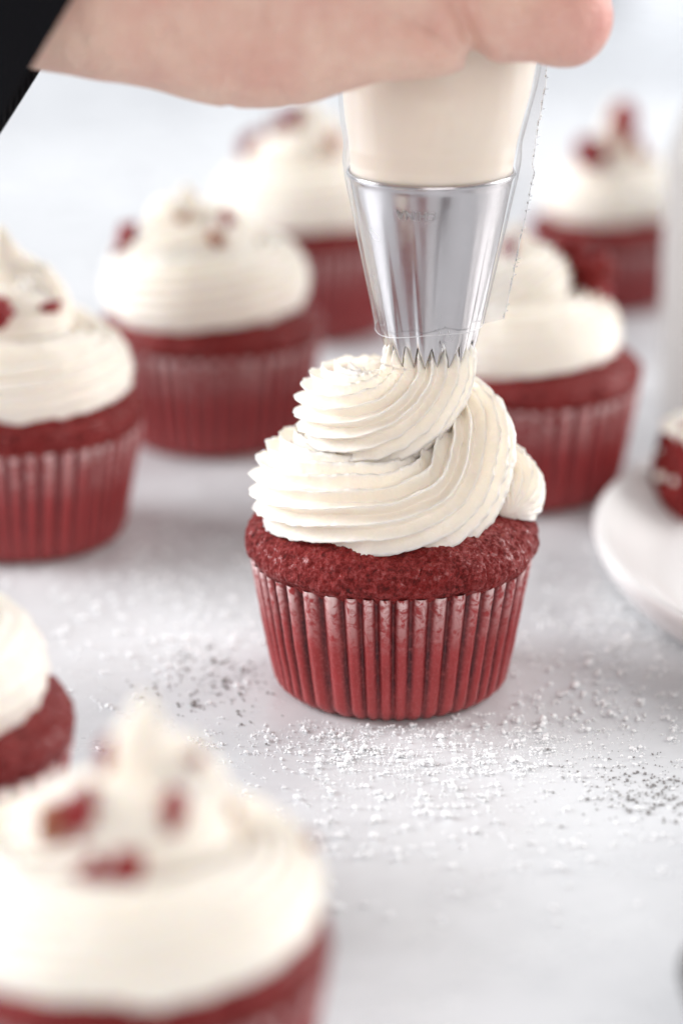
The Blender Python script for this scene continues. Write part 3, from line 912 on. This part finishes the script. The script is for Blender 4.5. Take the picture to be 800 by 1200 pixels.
# ------------------------------------------------------------------ dark pinch bowl, bottom right corner
bowl = empty('pinch_bowl', (7.85, -20.0, 0), 'small dark bowl of red crumbs peeking in at the bottom right corner', 'bowl')
bp_ = catmull(np.array([(0, .4), (1.2, .45), (2.2, 1.0), (2.85, 2.0), (2.98, 2.4), (3.08, 2.42), (3.1, 2.3), (2.8, 1.5), (2.2, .55), (1.5, .12), (1.4, 0), (0, 0)]), 70)
bp_[:, 0] = np.maximum(bp_[:, 0], .001)
v, f = lathe(bp_, 96); mesh_np('bowl_body', v, f, M_DARK, bowl)
parts = []
rs2 = random.Random(8)
for k in range(70):
    a = rs2.uniform(0, 6.28); rr = 2.1*math.sqrt(rs2.random())
    vv, ff = lump(rs2.uniform(.2, .38), 200+k, (1, 1, .8), .35)
    parts.append((vv+np.array([rr*math.cos(a), rr*math.sin(a), 1.6+0.5*(1-rr/2.1)+rs2.uniform(-.2, .3)]), ff))
v, f = join(parts)
tag(mesh_np('red_crumbs', v, f, M_BERRY, None, loc=(7.85, -20.0, 0)), 'heap of dark red cake crumbs filling the small dark bowl', kind='stuff')

# ------------------------------------------------------------------ sugar and grains on the table
def scatter(name, mat, pts, sizes, seed, squash=0.75):
    rs = np.random.RandomState(seed)
    n = len(pts)
    A = rs.uniform(0, 2*np.pi, n); B = rs.uniform(0, np.pi, n)
    ca, sa, cb, sb = np.cos(A), np.sin(A), np.cos(B), np.sin(B)
    V0 = ICO_V[None]*(1+0.35*rs.uniform(-1, 1, (n, 12, 1)))*np.asarray(sizes)[:, None, None]
    V0 = V0*rs.uniform(0.7, 1.3, (n, 1, 3))
    x = V0[..., 0]*ca[:, None]-V0[..., 1]*sa[:, None]; y = V0[..., 0]*sa[:, None]+V0[..., 1]*ca[:, None]; z = V0[..., 2]
    x, z = x*cb[:, None]-z*sb[:, None], x*sb[:, None]+z*cb[:, None]
    V = np.stack([x, y, z*squash], -1)
    low = V[..., 2].min(1)
    V = V+np.asarray(pts)[:, None, :]; V[..., 2] -= low[:, None]-0.0
    F = (ICO_F[None]+12*np.arange(n)[:, None, None]).reshape(-1, 3)
    return mesh_np(name, V.reshape(-1, 3), F, mat, smooth=True)

def clusters(spots, seed, lone=4.0):
    """spots: (x, y, sx, sy, count, size) gaussian patches, broken up into clumps"""
    rs = np.random.RandomState(seed); P, Z = [], []
    for x, y, sx, sy, cnt, size in spots:
        k = 0
        while k < cnt:
            cx, cy = x+rs.normal()*sx, y+rs.normal()*sy
            if math.hypot(cx, cy) < 2.75: k += 1; continue
            g = max(1, int(rs.exponential(lone)))
            spread = 0.026*math.sqrt(g)
            for q in range(g):
                lift = 0.02*abs(rs.normal()) if g > 5 else 0
                P.append((cx+rs.normal()*spread, cy+rs.normal()*spread, lift)); Z.append(0.82*size*math.exp(rs.normal()*0.5))
            k += g
    return np.array(P), np.array(Z)
spots = [(-1.2, -4.3, 1.6, 0.8, 700, .026), (1.2, -4.6, 1.7, 0.9, 700, .024), (-0.5, -7.5, 2.2, 1.6, 550, .028), (2.2, -6.0, 1.3, 1.0, 380, .022),
         (5.0, -0.5, 1.6, 3.2, 1500, .030), (7.0, 2.5, 2.0, 3.0, 900, .03), (4.6, -4.5, 1.6, 1.2, 420, .018), (-4.5, 3.0, 2.2, 1.6, 700, .028),
         (-5.5, 7.0, 3.0, 2.6, 1300, .030), (-2.0, 10.0, 3.0, 3.0, 900, .03), (2.5, -9.5, 2.2, 1.5, 330, .03), (-6.5, -2.0, 1.5, 3.0, 260, .024), (6.5, -8.5, 1.6, 1.3, 160, .026), (3.2, -3.0, 1.2, .6, 260, .022),
         (0.0, -3.1, 1.7, 0.25, 260, .022), (0, 14, 9, 8, 1500, .032), (0, -11, 7, 3, 260, .030), (12, 5, 3, 6, 500, .03)]
pts, sz = clusters(spots, 5)
_rs = np.random.RandomState(12)
_c = np.array([(x, y, sx, sy, c) for x, y, sx, sy, c, z in spots]); _k = _rs.choice(len(_c), 14000, p=_c[:, 4]/_c[:, 4].sum())
dust = np.stack([_c[_k, 0]+_rs.normal(size=14000)*_c[_k, 2]*1.15, _c[_k, 1]+_rs.normal(size=14000)*_c[_k, 3]*1.15, np.zeros(14000)], -1)
dust = dust[(np.hypot(dust[:, 0], dust[:, 1]) > 2.75) & (fbm(dust, 0.8, 3)+0.35*_rs.normal(size=14000) > -0.1)]
pts = np.vstack([pts, dust]); sz = np.r_[sz, 0.010*np.exp(_rs.normal(size=len(dust))*0.35)]
tag(scatter('icing_sugar', M_SUGAR, pts, sz, 6), 'white icing sugar grains scattered over the marble table', kind='stuff')
spots = [(5.5, -6.3, 1.1, 0.9, 260, .022), (6.3, -7.0, 0.9, 0.6, 150, .03), (-4.6, 0.4, 0.9, 1.3, 240, .026), (-3.9, -0.6, 0.7, 1.0, 120, .022), (4.6, -5.3, 1.0, 0.9, 70, .012)]
pts, sz = clusters(spots, 9, 0.9)
tag(scatter('grey_crumb_grains', M_GREY, pts, sz, 10, 0.6), 'small grey grains sprinkled beside the central cupcake and at the right edge', kind='stuff')
